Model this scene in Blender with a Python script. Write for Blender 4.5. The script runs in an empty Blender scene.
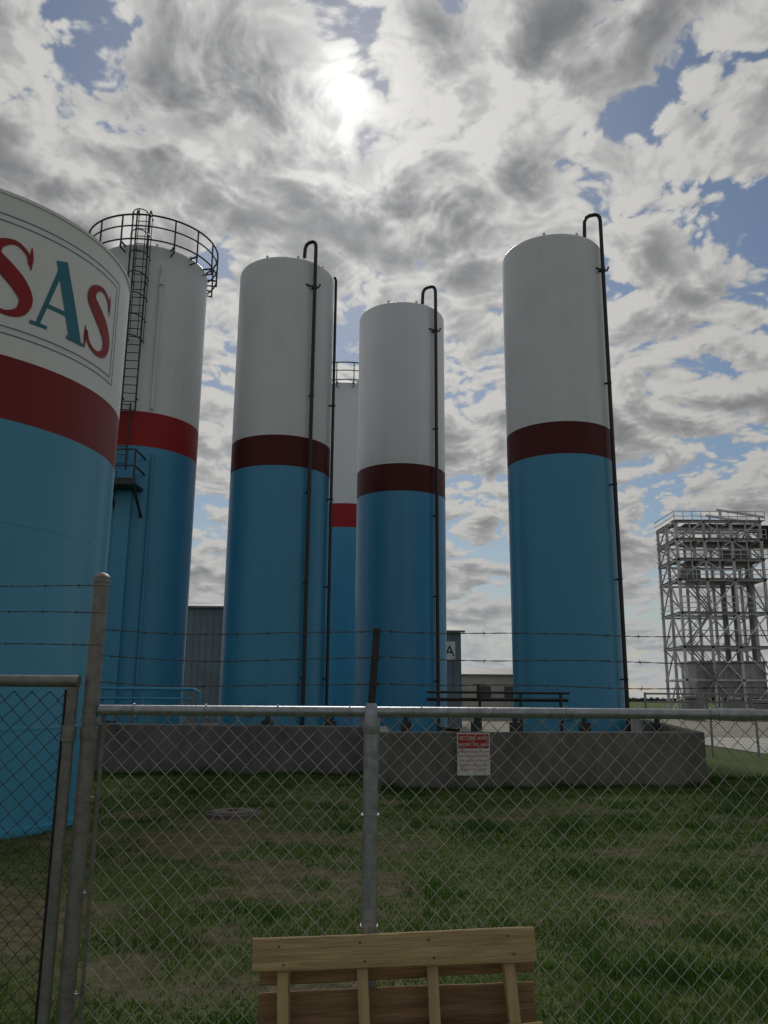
import bpy, math, random
import numpy as np
from mathutils import Vector, Matrix
random.seed(7); rng=np.random.default_rng(7)
S=bpy.context.scene
R=math.radians

# ------------------------------------------------------------------ helpers
class MB:
    def __init__(s): s.v=[]; s.f=[]; s.m=[]; s.sm=[]
    def add(s,vs,fs,mat=0,smooth=False):
        o=len(s.v); s.v+= [tuple(p) for p in vs]
        for f in fs:
            s.f.append(tuple(i+o for i in f)); s.m.append(mat); s.sm.append(smooth)
    def box(s,c,size,mat=0,rot=None):
        x,y,z=[a/2 for a in size]
        P=[Vector((sx*x,sy*y,sz*z)) for sx in(-1,1) for sy in(-1,1) for sz in(-1,1)]
        if rot is not None: P=[rot@p for p in P]
        c=Vector(c); P=[p+c for p in P]
        s.add(P,[(0,1,3,2),(4,6,7,5),(0,4,5,1),(2,3,7,6),(0,2,6,4),(1,5,7,3)],mat)
    def beam(s,a,b,w,h=None,mat=0):
        a=Vector(a);b=Vector(b);h=h or w
        d=(b-a); L=d.length
        if L<1e-6:return
        q=d.to_track_quat('Z','Y').to_matrix()
        s.box((a+b)/2,(w,h,L),mat,q)
    def tube(s,pts,r,n=8,mat=0,caps=True,closed=False):
        pts=[Vector(p) for p in pts]; N=len(pts)
        rr=r if isinstance(r,(list,tuple)) else [r]*N
        vs=[];prev=None
        for i,p in enumerate(pts):
            if closed: t=pts[(i+1)%N]-pts[i-1]
            else: t=pts[min(i+1,N-1)]-pts[max(i-1,0)]
            t.normalize()
            if prev is None:
                up=Vector((0,0,1)) if abs(t.z)<.9 else Vector((1,0,0))
                a=t.cross(up).normalized()
            else:
                a=(prev-t*prev.dot(t)).normalized()
            prev=a; b=t.cross(a)
            for k in range(n):
                an=2*math.pi*k/n
                vs.append(p+(a*math.cos(an)+b*math.sin(an))*rr[i])
        fs=[]
        for i in range(N if closed else N-1):
            j=(i+1)%N
            for k in range(n):
                k2=(k+1)%n
                fs.append((i*n+k,i*n+k2,j*n+k2,j*n+k))
        if caps and not closed:
            fs.append(tuple(range(n))[::-1]); fs.append(tuple((N-1)*n+k for k in range(n)))
        s.add(vs,fs,mat,n>4)
    def lathe(s,c,prof,n=96,mats=None,z0=0):
        cx,cy=c; vs=[];N=len(prof)
        for r,z in prof:
            for k in range(n):
                a=2*math.pi*k/n; vs.append((cx+r*math.cos(a),cy+r*math.sin(a),z+z0))
        o=len(s.v); s.v+=vs
        for i in range(N-1):
            for k in range(n):
                k2=(k+1)%n
                s.f.append((o+i*n+k,o+i*n+k2,o+(i+1)*n+k2,o+(i+1)*n+k))
                s.m.append(mats[i] if mats else 0); s.sm.append(True)
    def obj(s,name,mats,parent=None,loc=None,sharp=True):
        me=bpy.data.meshes.new(name); me.from_pydata(s.v,[],s.f)
        for m in mats: me.materials.append(m)
        me.polygons.foreach_set('material_index',s.m)
        me.polygons.foreach_set('use_smooth',s.sm)
        me.update()
        if sharp and any(s.sm):
            try: me.set_sharp_from_angle(angle=R(35))
            except Exception: pass
        o=bpy.data.objects.new(name,me); S.collection.objects.link(o)
        if parent: o.parent=parent
        if loc: o.location=loc
        return o
def empty(name,loc=(0,0,0)):
    e=bpy.data.objects.new(name,None); S.collection.objects.link(e); e.location=loc; e.empty_display_size=.3
    return e
def mat(name,c1,c2=None,scale=4.0,rough=.6,metal=0,stretch=(1,1,1),bump=0,bscale=None,detail=6,spec=.5,contrast=(.35,.65),c3=None,rvar=0):
    m=bpy.data.materials.new(name); m.use_nodes=True
    nt=m.node_tree; N=nt.nodes; L=nt.links; b=N['Principled BSDF']
    b.inputs['Roughness'].default_value=rough; b.inputs['Metallic'].default_value=metal
    b.inputs['Specular IOR Level'].default_value=spec
    c2=c2 or tuple(x*.8 for x in c1)
    tc=N.new('ShaderNodeTexCoord'); mp=N.new('ShaderNodeMapping'); mp.inputs['Scale'].default_value=stretch
    L.new(tc.outputs['Object'],mp.inputs['Vector'])
    nz=N.new('ShaderNodeTexNoise'); nz.inputs['Scale'].default_value=scale; nz.inputs['Detail'].default_value=detail; nz.inputs['Roughness'].default_value=.62
    L.new(mp.outputs['Vector'],nz.inputs['Vector'])
    cr=N.new('ShaderNodeValToRGB'); e=cr.color_ramp.elements
    e[0].position=contrast[0]; e[0].color=(*c2,1); e[1].position=contrast[1]; e[1].color=(*c1,1)
    if c3: 
        x=cr.color_ramp.elements.new(min(.98,contrast[1]+.12)); x.color=(*c3,1)
    L.new(nz.outputs['Fac'],cr.inputs['Fac']); L.new(cr.outputs['Color'],b.inputs['Base Color'])
    if bump:
        n2=N.new('ShaderNodeTexNoise'); n2.inputs['Scale'].default_value=bscale or scale*6; n2.inputs['Detail'].default_value=4
        L.new(mp.outputs['Vector'],n2.inputs['Vector'])
        bp=N.new('ShaderNodeBump'); bp.inputs['Strength'].default_value=bump; bp.inputs['Distance'].default_value=.02
        L.new(n2.outputs['Fac'],bp.inputs['Height']); L.new(bp.outputs['Normal'],b.inputs['Normal'])
    return m
def paint(name,col,dirt,seam=2.4,rough=.38,amount=.5,spec=.5):
    """painted steel shell: rain streaks, blotches, faint horizontal weld seams"""
    m=bpy.data.materials.new(name); m.use_nodes=True
    nt=m.node_tree;N=nt.nodes;L=nt.links;b=N['Principled BSDF']
    b.inputs['Roughness'].default_value=rough; b.inputs['Specular IOR Level'].default_value=spec
    tc=N.new('ShaderNodeTexCoord')
    mp=N.new('ShaderNodeMapping'); mp.inputs['Scale'].default_value=(5,5,.16); L.new(tc.outputs['Object'],mp.inputs['Vector'])
    n1=N.new('ShaderNodeTexNoise'); n1.inputs['Scale'].default_value=1.3; n1.inputs['Detail'].default_value=5; n1.inputs['Roughness'].default_value=.65
    L.new(mp.outputs[0],n1.inputs['Vector'])
    n2=N.new('ShaderNodeTexNoise'); n2.inputs['Scale'].default_value=.9; n2.inputs['Detail'].default_value=3
    L.new(tc.outputs['Object'],n2.inputs['Vector'])
    mul=N.new('ShaderNodeMath'); mul.operation='MULTIPLY'; L.new(n1.outputs['Fac'],mul.inputs[0]); L.new(n2.outputs['Fac'],mul.inputs[1])
    mr=N.new('ShaderNodeMapRange'); mr.inputs['From Min'].default_value=.2; mr.inputs['From Max'].default_value=.42; mr.inputs['To Max'].default_value=amount
    L.new(mul.outputs[0],mr.inputs['Value'])
    mx=N.new('ShaderNodeMix'); mx.data_type='RGBA'; mx.inputs[6].default_value=(*col,1); mx.inputs[7].default_value=(*dirt,1)
    L.new(mr.outputs['Result'],mx.inputs[0]); 
    sp=N.new('ShaderNodeSeparateXYZ'); L.new(tc.outputs['Object'],sp.inputs[0])
    md=N.new('ShaderNodeMath'); md.operation='MODULO'; md.inputs[1].default_value=seam; L.new(sp.outputs['Z'],md.inputs[0])
    sb=N.new('ShaderNodeMath'); sb.operation='SUBTRACT'; sb.inputs[1].default_value=seam/2; L.new(md.outputs[0],sb.inputs[0])
    ab=N.new('ShaderNodeMath'); ab.operation='ABSOLUTE'; L.new(sb.outputs[0],ab.inputs[0])
    ms=N.new('ShaderNodeMapRange'); ms.inputs['From Min'].default_value=0; ms.inputs['From Max'].default_value=.03; ms.inputs['To Min'].default_value=1; ms.inputs['To Max'].default_value=0
    L.new(ab.outputs[0],ms.inputs['Value'])
    m2=N.new('ShaderNodeMix'); m2.data_type='RGBA'; m2.inputs[7].default_value=(*[c*.75 for c in col],1)
    sc=N.new('ShaderNodeMath'); sc.operation='MULTIPLY'; sc.inputs[1].default_value=.2; L.new(ms.outputs['Result'],sc.inputs[0])
    L.new(sc.outputs[0],m2.inputs[0]); L.new(mx.outputs[2],m2.inputs[6]); L.new(m2.outputs[2],b.inputs['Base Color'])
    ad=N.new('ShaderNodeMath'); ad.operation='MULTIPLY_ADD'; ad.inputs[1].default_value=.5; L.new(n2.outputs['Fac'],ad.inputs[0]); L.new(ms.outputs['Result'],ad.inputs[2])
    bp=N.new('ShaderNodeBump'); bp.inputs['Strength'].default_value=.15; bp.inputs['Distance'].default_value=.02
    L.new(ad.outputs[0],bp.inputs['Height']); L.new(bp.outputs['Normal'],b.inputs['Normal'])
    r2=N.new('ShaderNodeMapRange'); r2.inputs['To Min'].default_value=rough-.08; r2.inputs['To Max'].default_value=rough+.12; L.new(n1.outputs['Fac'],r2.inputs['Value']); L.new(r2.outputs['Result'],b.inputs['Roughness'])
    return m

M_white=paint('white_paint',(.70,.715,.75),(.57,.575,.59),amount=.4,rough=.40)
M_blue=paint('blue_paint',(.055,.285,.49),(.046,.23,.41),amount=.4,rough=.36)
M_maroon=paint('maroon_paint',(.085,.010,.010),(.06,.010,.010),seam=50,rough=.5,spec=.25)
M_red=paint('red_paint',(.34,.012,.014),(.24,.014,.014),seam=50,rough=.5,spec=.3)
M_tblue=paint('tank_blue_paint',(.065,.325,.52),(.056,.275,.45),rough=.30,amount=.4)
M_twhite=paint('tank_white_paint',(.78,.78,.79),(.68,.68,.68),rough=.34,amount=.3)
M_tred=paint('tank_red_paint',(.22,.010,.014),(.18,.012,.016),seam=50,rough=.42,spec=.3)
M_black=mat('black_pipe',(.012,.012,.013),(.025,.022,.02),scale=6,rough=.45)
M_dksteel=mat('dark_steel',(.05,.055,.06),(.03,.03,.03),scale=5,rough=.5,metal=.3)
M_galv=mat('galvanised_steel',(.38,.40,.43),(.26,.275,.30),scale=30,rough=.42,metal=.7,detail=6,bump=.1,bscale=120)
M_galvold=mat('weathered_galvanised',(.27,.265,.25),(.19,.18,.165),scale=22,rough=.55,metal=.5,detail=7,bump=.15,bscale=90)
M_wire=mat('fence_wire',(.46,.44,.39),(.28,.25,.20),scale=9,rough=.5,metal=.4,detail=3)
M_darkwire=mat('dark_fence_wire',(.06,.06,.06),(.03,.03,.03),scale=9,rough=.5,metal=.5,detail=3)
M_rustwire=mat('barbed_wire_steel',(.13,.115,.10),(.06,.045,.035),scale=30,rough=.6,metal=.5,detail=3)
M_conc=mat('containment_concrete',(.20,.195,.185),(.085,.083,.078),scale=1.8,rough=.9,stretch=(1,1,.5),bump=.5,bscale=22,detail=11,contrast=(.3,.7))
M_white2=mat('light_grey_steel',(.66,.67,.69),(.42,.42,.42),scale=.8,rough=.55,detail=3)
M_greysteel=mat('grey_steel',(.24,.24,.25),(.16,.16,.16),scale=.7,rough=.6,detail=3)
M_bluegrey=mat('blue_grey_siding',(.17,.22,.26),(.13,.165,.195),scale=.5,rough=.5)
M_tan=mat('pale_siding',(.45,.44,.41),(.35,.34,.32),scale=.4,rough=.6)
M_unit=mat('grey_cladding',(.42,.42,.42),(.26,.26,.26),scale=.5,rough=.6)
M_roof=mat('metal_roof',(.16,.17,.17),(.11,.11,.11),scale=.6,rough=.5)
M_glass=mat('dark_window',(.02,.025,.03),(.015,.02,.02),rough=.1)
M_signw=mat('sign_white',(.72,.70,.68),(.6,.58,.55),scale=5,rough=.45)
M_signr=mat('sign_red',(.42,.02,.02),(.33,.02,.02),scale=5,rough=.45)
M_letr=mat('letter_red',(.34,.015,.022),(.28,.015,.02),scale=3,rough=.45,spec=.3)
M_lett=mat('letter_teal',(.03,.20,.27),(.03,.17,.24),scale=3,rough=.45,spec=.3)
M_line=mat('frame_line',(.18,.22,.25),(.14,.17,.2),scale=3,rough=.4)
M_road=mat('road_concrete',(.46,.45,.42),(.33,.32,.30),scale=.8,rough=.9,bump=.3,bscale=20)
M_gravel=mat('yard_gravel',(.28,.26,.22),(.16,.155,.12),scale=.5,rough=.95,detail=8)
M_rust=mat('old_iron',(.12,.105,.085),(.06,.055,.045),scale=8,rough=.85,bump=.4)

# ------------------------------------------------------------------ silos
def ring(c,r,z,n=64):
    return [(c[0]+r*math.cos(2*math.pi*i/n),c[1]+r*math.sin(2*math.pi*i/n),z) for i in range(n)]
def silo_body(c,r,H,b0,b1,red,parent):
    b=MB()
    prof=[(r+.03,0),(r+.03,.25),(r,.26),(r,b0),(r,b1),(r,H-.14),(r-.01,H-.08),(r-.04,H-.03),(r-.10,H+.005),(r-.3,H+.04),(.3,H+.22),(.3,H+.4),(.0,H+.42)]
    b.lathe((0,0),prof,96,[1,1,1,2,0,0,0,0,0,0,0,0])
    for a in (20,110,200,290,250,330):
        x=(r-.13)*math.cos(R(a));y=(r-.13)*math.sin(R(a))
        b.box((x,y,H+.05),(.03,.09,.12),0,Matrix.Rotation(R(a),3,'Z'))
    for a in (255,285):
        x=math.cos(R(a));y=math.sin(R(a))
        b.tube([(x*(r-.05),y*(r-.05),1.25),(x*(r+.12),y*(r+.12),1.25)],.30 if a==255 else .12,20,1)
    b.tube([(-.5,-.9,H),(-.5,-.9,H+.3)],.10,12,0)
    return b.obj('body',[M_white,M_blue,M_red if red else M_maroon],parent)
def riser(al,r,H,parent,top=.95,hook=True,bracket=True,rad=.068,hl=.62):
    b=MB(); a=-R(al); ro=r+.17
    e=Vector((math.cos(a),math.sin(a),0)); P=lambda q,z:e*q+Vector((0,0,z))
    if hook:
        pts=[P(ro,z) for z in (.5,6,12,H+top-.25)]
        tdir=Vector((-1,0,0)); base=P(ro,0)
        def Q(d,z): return base+tdir*d+Vector((0,0,z))
        s=hl/.78
        pts+=[Q(.03*s,H+top-.1),Q(.10*s,H+top-.03),Q(.22*s,H+top),Q(.5*s,H+top-.05),Q(.66*s,H+top-.14),Q(.75*s,H+top-.3),Q(.78*s,H+.05)]
        b.tube(pts,rad,12)
    else:
        b.tube([P(ro,.5),P(ro,H-.3),P(ro-.05,H-.15)],rad*.8,12)
    for z in (2.2,5.4,8.6,12.2) :
        b.beam(P(r-.02,z),P(ro+.06,z),.06,.05)
        b.tube([P(ro,z-.03),P(ro,z+.03)],rad*1.2,12)
    if bracket:
        z=H-1.15; side=Vector((1,0,0))
        b.tube([P(ro,z)-side*.55+Vector((0,0,.05)),P(ro,z)-side*.35+Vector((0,0,.12)),P(ro,z),P(ro,z)+side*.14+Vector((0,0,-.02)),P(ro,z)+side*.2+Vector((0,0,.12))],.035,8)
        b.beam(P(r-.02,z),P(ro,z),.06)
        b.tube([P(ro,z-.07),P(ro,z+.07)],rad*1.35,12)
    b.tube([P(ro,.62),P(ro+.05,.5),P(ro+.4,.45),P(ro+1.0,.45)],rad,10)
    b.obj('riser_pipe',[M_black],parent)
HS=17.6
def silo(x,y,red=False,r=1.83,b0=9.5,b1=10.62,H=HS):
    e=empty('storage_silo',(x,y,0)); silo_body((0,0),r,H,b0,b1,red,e); return e
s4=silo(6.18,27.8); riser(40,1.83,HS,s4,top=1.05,hl=.6)
s2=silo(-3.87,29.5); riser(52,1.83,HS,s2,top=.72,hl=.42); riser(14,1.83,HS,s2,hook=False,bracket=False)
s3=silo(.70,33.0); riser(46,1.83,HS,s3,top=.85,hl=.55)

def top_rail(e,r,H,name='top_railing'):
    b=MB(); rr=r+.34
    for z,t in ((H+.95,.035),(H+.5,.028),(H-.02,.03)):
        b.tube(ring((0,0),rr,z,64),t,8,0,closed=True)
    for i in range(16):
        a=2*math.pi*(i+.5)/16
        x,y=math.cos(a),math.sin(a)
        b.beam((x*rr,y*rr,H-.35),(x*rr,y*rr,H+.95),.05)
        b.beam((x*rr,y*rr,H-.1),(x*(r-.02),y*(r-.02),H-.1),.05)
        b.beam((x*rr,y*rr,H-.33),(x*(r-.02),y*(r-.02),H-.33),.04)
    b.obj(name,[M_dksteel],e)
def ladder(e,r,H,z0,ang=270,cagez=None):
    b=MB(); a=R(ang); n=Vector((math.cos(a),math.sin(a),0)); t=Vector((-n.y,n.x,0))
    P=lambda q,s,z:n*q+t*s+Vector((0,0,z))
    q=r+.22; w=.23; top=H+1.25
    for s in(-w,w):
        b.tube([P(q,s,z0),P(q,s,top-.1),P(q-.1,s,top),P(q-.4,s,top-.02)],.03,8)
    z=z0+.15
    while z<H+.9:
        b.tube([P(q,-w,z),P(q,w,z)],.016,6); z+=.3
    z=z0+.6
    while z<H: 
        for s in(-w,w): b.beam(P(q,s,z),P(r-.03,s,z),.05,.03)
        z+=2.2
    z=(cagez or z0+2.2); zs=[]
    while z<H+1.2:
        pts=[P(q+.72*math.sin(th),-.36*math.cos(th),z) for th in [math.pi*k/14 for k in range(15)]]
        b.tube(pts,.02,6); zs.append(z); z+=.8
    for k in (1,4,7,10,13):
        th=math.pi*k/14
        b.tube([P(q+.72*math.sin(th),-.36*math.cos(th),zs[0]),P(q+.72*math.sin(th),-.36*math.cos(th),zs[-1])],.015,6)
    b.obj('caged_ladder',[M_dksteel],e)
s1=silo(-9.05,29.0,True,2.1,9.95,11.2); top_rail(s1,2.1,HS); ladder(s1,2.1,HS,11.0,276,13.6)
H5=17.95
s5=silo(-2.1,43.0,True,2.0,10.05,11.3,H5); top_rail(s5,2.0,H5); ladder(s5,2.0,H5,11.0,180)
b=MB()
zf=8.35
b.box((.05,-2.6,zf),(1.7,1.05,.10))
for i in range(9): b.box((-.75+i*.2,-2.6,zf+.055),(.03,1.05,.02))
for x in(-.75,.05,.85):
    b.beam((x,-3.07,zf),(x,-3.07,zf+1.15),.05)
    b.beam((x,-3.07,zf-.05),(x,-1.95,zf-.9),.07)
for z in (.6,1.15): b.beam((-.78,-3.07,zf+z),(.88,-3.07,zf+z),.045)
for x in(-.75,.85):
    for z in(.6,1.15): b.beam((x,-3.05,zf+z),(x,-1.9,zf+z),.045)
b.box((.05,-3.09,zf+.1),(1.7,.02,.16))
for x in (-.2,.3): b.tube([(x,-2.28,zf),(x,-2.28,11.4)],.03,8)
for k in range(10): b.tube([(-.2,-2.28,zf+.3+.3*k),(.3,-2.28,zf+.3+.3*k)],.014,6)
b.obj('service_platform',[M_dksteel],s1)
b=MB()
a=-R(64); b.tube([(2.17*math.cos(a),2.17*math.sin(a),11.3),(2.17*math.cos(a),2.17*math.sin(a),HS-.8)],.06,10)
b.box((2.17*math.cos(a),2.17*math.sin(a),HS-1.5),(.25,.15,.2),0,Matrix.Rotation(a,3,'Z'))
b.obj('conduit',[M_white],s1)
b=MB()
a=-R(82); b.box((2.2*math.cos(a),2.2*math.sin(a),4.9),(.34,.5,8.2),0,Matrix.Rotation(a,3,'Z'))
a=-R(60); b.tube([(2.18*math.cos(a),2.18*math.sin(a),.6),(2.18*math.cos(a),2.18*math.sin(a),9.7)],.05,10)
b.obj('duct',[M_blue],s1)

# ------------------------------------------------------------------ near tank with lettering
TX,TY,TR,TH=-6.38,11.14,2.45,7.82
tank=empty('storage_tank',(TX,TY,0))
b=MB()
b.lathe((0,0),[(TR+.05,0),(TR+.05,.08),(TR,.085),(TR,4.85),(TR,5.65),(TR,TH-.05),(TR+.015,TH-.045),(TR+.015,TH),(TR-.1,TH+.01),(0,TH+.3)],160,[1,1,1,2,0,0,0,0,0])
b.tube([(0,0,TH+.25),(0,0,TH+.5)],.25,20)
b.obj('body',[M_twhite,M_tblue,M_tred,M_dksteel],tank)
PH0=-60.2
def onc(theta,z,off): 
    a=R(PH0+theta); q=TR+off
    return (q*math.cos(a),q*math.sin(a),z)
LM=MB(); cnt=[0]
def catmull(P,n=6):
    out=[];m=len(P)
    for i in range(m-1):
        p0=P[max(i-1,0)];p1=P[i];p2=P[i+1];p3=P[min(i+2,m-1)]
        for k in range(n):
            t=k/n
            out.append(tuple(.5*((2*p1[j])+(-p0[j]+p2[j])*t+(2*p0[j]-5*p1[j]+4*p2[j]-p3[j])*t*t+(-p0[j]+3*p1[j]-3*p2[j]+p3[j])*t**3) for j in range(len(p1))))
    out.append(tuple(P[-1])); return out
def stroke(P,x0,sx,z0,sz,m,smooth=True):
    Q=catmull(P,8) if smooth else []
    if not smooth:
        for i in range(len(P)-1):
            for k in range(8):
                t=k/8; Q.append(tuple(P[i][j]*(1-t)+P[i+1][j]*t for j in range(3)))
        Q.append(P[-1])
    cnt[0]+=1; off=.004+.0012*(cnt[0]%7)
    vs=[]
    for i,q in enumerate(Q):
        a=Q[max(i-1,0)];c=Q[min(i+1,len(Q)-1)]
        dx=(c[0]-a[0])*sx;dz=(c[1]-a[1])*sz;l=math.hypot(dx,dz) or 1
        nx,nz=-dz/l,dx/l; w=q[2]*sz/2
        for k in (-1,-.33,.33,1):
            X=q[0]*sx+nx*w*k; Z=z0+q[1]*sz+nz*w*k
            vs.append(onc(x0+math.degrees(X/TR),Z,off))
    fs=[]
    for i in range(len(Q)-1):
        for k in range(3): fs.append((i*4+k,i*4+k+1,i*4+5+k,i*4+4+k))
    LM.add(vs,fs,m)
def hbar(x0,x1,z,w,*a): stroke([(x0,z,w),(x1,z,w)],*a,smooth=False)
def letter(ch,cdeg,m):
    z0=6.17;sz=1.03;HX=1.03
    if ch=='S':
        W=.60;x0=cdeg-math.degrees(W*.5/TR);A=(x0,1.08,z0,sz,m)
        stroke([(.50,.74,.03),(.46,.88,.05),(.31,.965,.06),(.14,.88,.12),(.11,.73,.18),(.26,.58,.22),(.40,.45,.22),(.50,.28,.18),(.45,.10,.12),(.28,.03,.06),(.12,.10,.05),(.06,.26,.03)],*A)
        stroke([(.51,.98,.01),(.515,.84,.05),(.52,.68,.015)],*A); stroke([(.04,.32,.015),(.045,.16,.05),(.05,.0,.01)],*A)
    if ch=='A':
        W=.84;x0=cdeg-math.degrees(W*.47/TR);A=(x0,HX,z0,sz,m)
        stroke([(.12,.02,.055),(.40,.98,.07)],*A,smooth=False); stroke([(.37,.99,.17),(.69,.02,.21)],*A,smooth=False)
        hbar(.2,.6,.31,.055,*A); hbar(.02,.25,.02,.045,*A); hbar(.54,.84,.02,.045,*A)
    if ch=='N':
        W=.8;x0=cdeg-math.degrees(W*.47/TR);A=(x0,.95,z0,sz,m)
        stroke([(.14,.02,.06),(.14,.98,.06)],*A,smooth=False);stroke([(.14,.98,.17),(.66,.02,.17)],*A,smooth=False);stroke([(.66,.02,.06),(.66,.98,.06)],*A,smooth=False)
        hbar(.0,.26,.98,.04,*A);hbar(.02,.26,.02,.04,*A);hbar(.54,.78,.98,.04,*A)
    if ch=='K':
        W=.8;x0=cdeg-math.degrees(W*.47/TR);A=(x0,.95,z0,sz,m)
        stroke([(.16,.02,.18),(.16,.98,.18)],*A,smooth=False);stroke([(.22,.42,.05),(.64,.98,.06)],*A,smooth=False);stroke([(.32,.58,.14),(.70,.02,.19)],*A,smooth=False)
        hbar(.02,.32,.98,.04,*A);hbar(.02,.32,.02,.04,*A);hbar(.54,.78,.98,.04,*A);hbar(.56,.84,.02,.04,*A)
for ch,dg,m in (('K',-40,1),('A',-21,0),('N',-3,1),('S',13,0),('A',29.2,1),('S',46.5,0)): letter(ch,dg,m)
def fline(a0,a1,z0,z1,w=.018):
    n=max(2,int(abs(a1-a0)/1.5)); 
    if abs(a1-a0)>1:
        vs=[];
        for i in range(n+1):
            t=a0+(a1-a0)*i/n; vs+= [onc(t,z0-w/2,.003),onc(t,z0+w/2,.003)]
        LM.add(vs,[(2*i,2*i+2,2*i+3,2*i+1) for i in range(n)],2)
    else:
        da=math.degrees(w/2/TR); LM.add([onc(a0-da,z0+w/2+.001,.003),onc(a0+da,z0+w/2+.001,.003),onc(a0+da,z1-w/2-.001,.003),onc(a0-da,z1-w/2-.001,.003)],[(0,1,2,3)],2)
for d in (0,.09):
    dd=math.degrees(d/TR)
    a0,a1,z0,z1=-54+dd,59-dd,5.93+d,7.50-d
    fline(a0,a1,z0,z0);fline(a0,a1,z1,z1);fline(a0,a0,z0,z1);fline(a1,a1,z0,z1)
LM.obj('lettering',[M_letr,M_lett,M_line],tank)

# ------------------------------------------------------------------ containment wall
b=MB()
def wallrun(P,h,t=.2):
    P=[Vector((p[0],p[1],0)) for p in P];L=[];Rr=[]
    for i,p in enumerate(P):
        d1=(P[i]-P[i-1]).normalized() if i>0 else (P[1]-P[0]).normalized()
        d2=(P[i+1]-P[i]).normalized() if i<len(P)-1 else d1
        n1=Vector((-d1.y,d1.x,0));n2=Vector((-d2.y,d2.x,0));n=(n1+n2).normalized();k=t/2/max(.3,n.dot(n1))
        L.append(p+n*k);Rr.append(p-n*k)
    ch=.02
    vs=[];fs=[]
    for l,r in zip(L,Rr):
        c=(l+r)/2
        li=l+(c-l).normalized()*ch; ri=r+(c-r).normalized()*ch
        vs+=[(l.x,l.y,-.2),(l.x,l.y,h-ch),(li.x,li.y,h),(ri.x,ri.y,h),(r.x,r.y,h-ch),(r.x,r.y,-.2)]
    for i in range(len(P)-1):
        o=i*6
        for k in range(5): fs.append((o+k,o+k+6,o+k+7,o+k+1))
    fs.append((0,1,2,3,4,5)); o=(len(P)-1)*6; fs.append((o+5,o+4,o+3,o+2,o+1,o))
    b.add(vs,fs)
wallrun([(-13.5,38),(-12.5,18.9),(.0,18.1),(.06,15.3),(6.15,16.5),(10.2,36)],.985)
for x,y in ((1.8,15.64),(4.0,16.07)):
    b.box((x-.02,y-.104,.47),(.02,.01,.9),0)
wall=b.obj('concrete_containment_wall',[M_conc])
dirw=Vector((6.09,1.2,0)).normalized(); nw=Vector((dirw.y,-dirw.x,0))
sx=1.67; c0=Vector((.06,15.3,0))+dirw*(sx-.06)+nw*.115
sg=empty('warning_sign',(c0.x,c0.y,.60)); sg.rotation_euler=(0,0,math.atan2(dirw.y,dirw.x))
b=MB(); b.box((0,0,0),(.62,.012,.74),0); b.box((0,-.0085,.225),(.58,.005,.25),1)
for x in(-.29,.29):
    for z in(-.35,.35): b.tube([(x,-.012,z),(x,-.004,z)],.012,8,0)
b.obj('plate',[M_signw,M_signr],sg)
def text(s,size,x,z,m,parent,y=-.012,name='lettering',ext=.0008):
    c=bpy.data.curves.new(name,'FONT'); c.body=s;c.size=size;c.align_x='CENTER';c.extrude=ext
    o=bpy.data.objects.new(name,c);S.collection.objects.link(o);c.materials.append(m)
    o.parent=parent;o.location=(x,y,z);o.rotation_euler=(R(90),0,0);return o
text('SECURE AND',.092,0,.25,M_signw,sg,-.0125);text('RESTRICTED AREA',.071,0,.14,M_signw,sg,-.0125)
for i,t in enumerate(['UNAUTHORIZED PERSONS','NOT ALLOWED BEYOND','THIS POINT WITHOUT','ESCORT. VIOLATORS','SUBJECT TO ARREST']):
    text(t,.052,0,.025-i*.078,M_signr,sg,-.0085)

# ------------------------------------------------------------------ pipe rack behind wall
b=MB()
for z,r,y in ((1.74,.035,22.6),(1.55,.05,22.8)):
    b.tube([(1.2,y,z),(5.2,y+.8,z)],r,10)
for i in range(4):
    x=1.5+i*1.15; y=22.7+(x-1.6)*.2
    b.beam((x,y,0),(x,y,1.75),.07)
for x in (2.6,):
    y=22.65+(x-1.6)*.2; b.tube([(x,y,1.5),(x,y,1.95)],.035,8); b.tube(ring((x,y),.12,1.95,14),.015,6,closed=True)
b.obj('pipe_rack',[M_black])
b=MB()
for z,r in ((1.78,.05),(1.5,.04)):
    b.tube([(-8.4,24.5,z),(-5.6,24.8,z)],r,10); 
b.tube([(-5.6,24.8,1.78),(-5.4,24.82,1.7),(-5.35,24.82,.3)],.05,10)
for i in range(3):
    x=-8.2+i*1.2; b.beam((x,24.6,0),(x,24.6,1.7),.07)
b.obj('pipe_rack',[M_blue])
b=MB()
for x in(-2.9,-1.3,.6,2.4,3.4,5.2,7.1):
    y=21.5+.05*x
    b.box((x,y,.5),(.26,.26,1.0)); b.tube([(x,y,.95),(x,y,1.2)],.07,10); b.tube([(x-.2,y,1.14),(x+.2,y,1.14)],.04,8)
b.obj('pump_valves',[M_dksteel])

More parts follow.
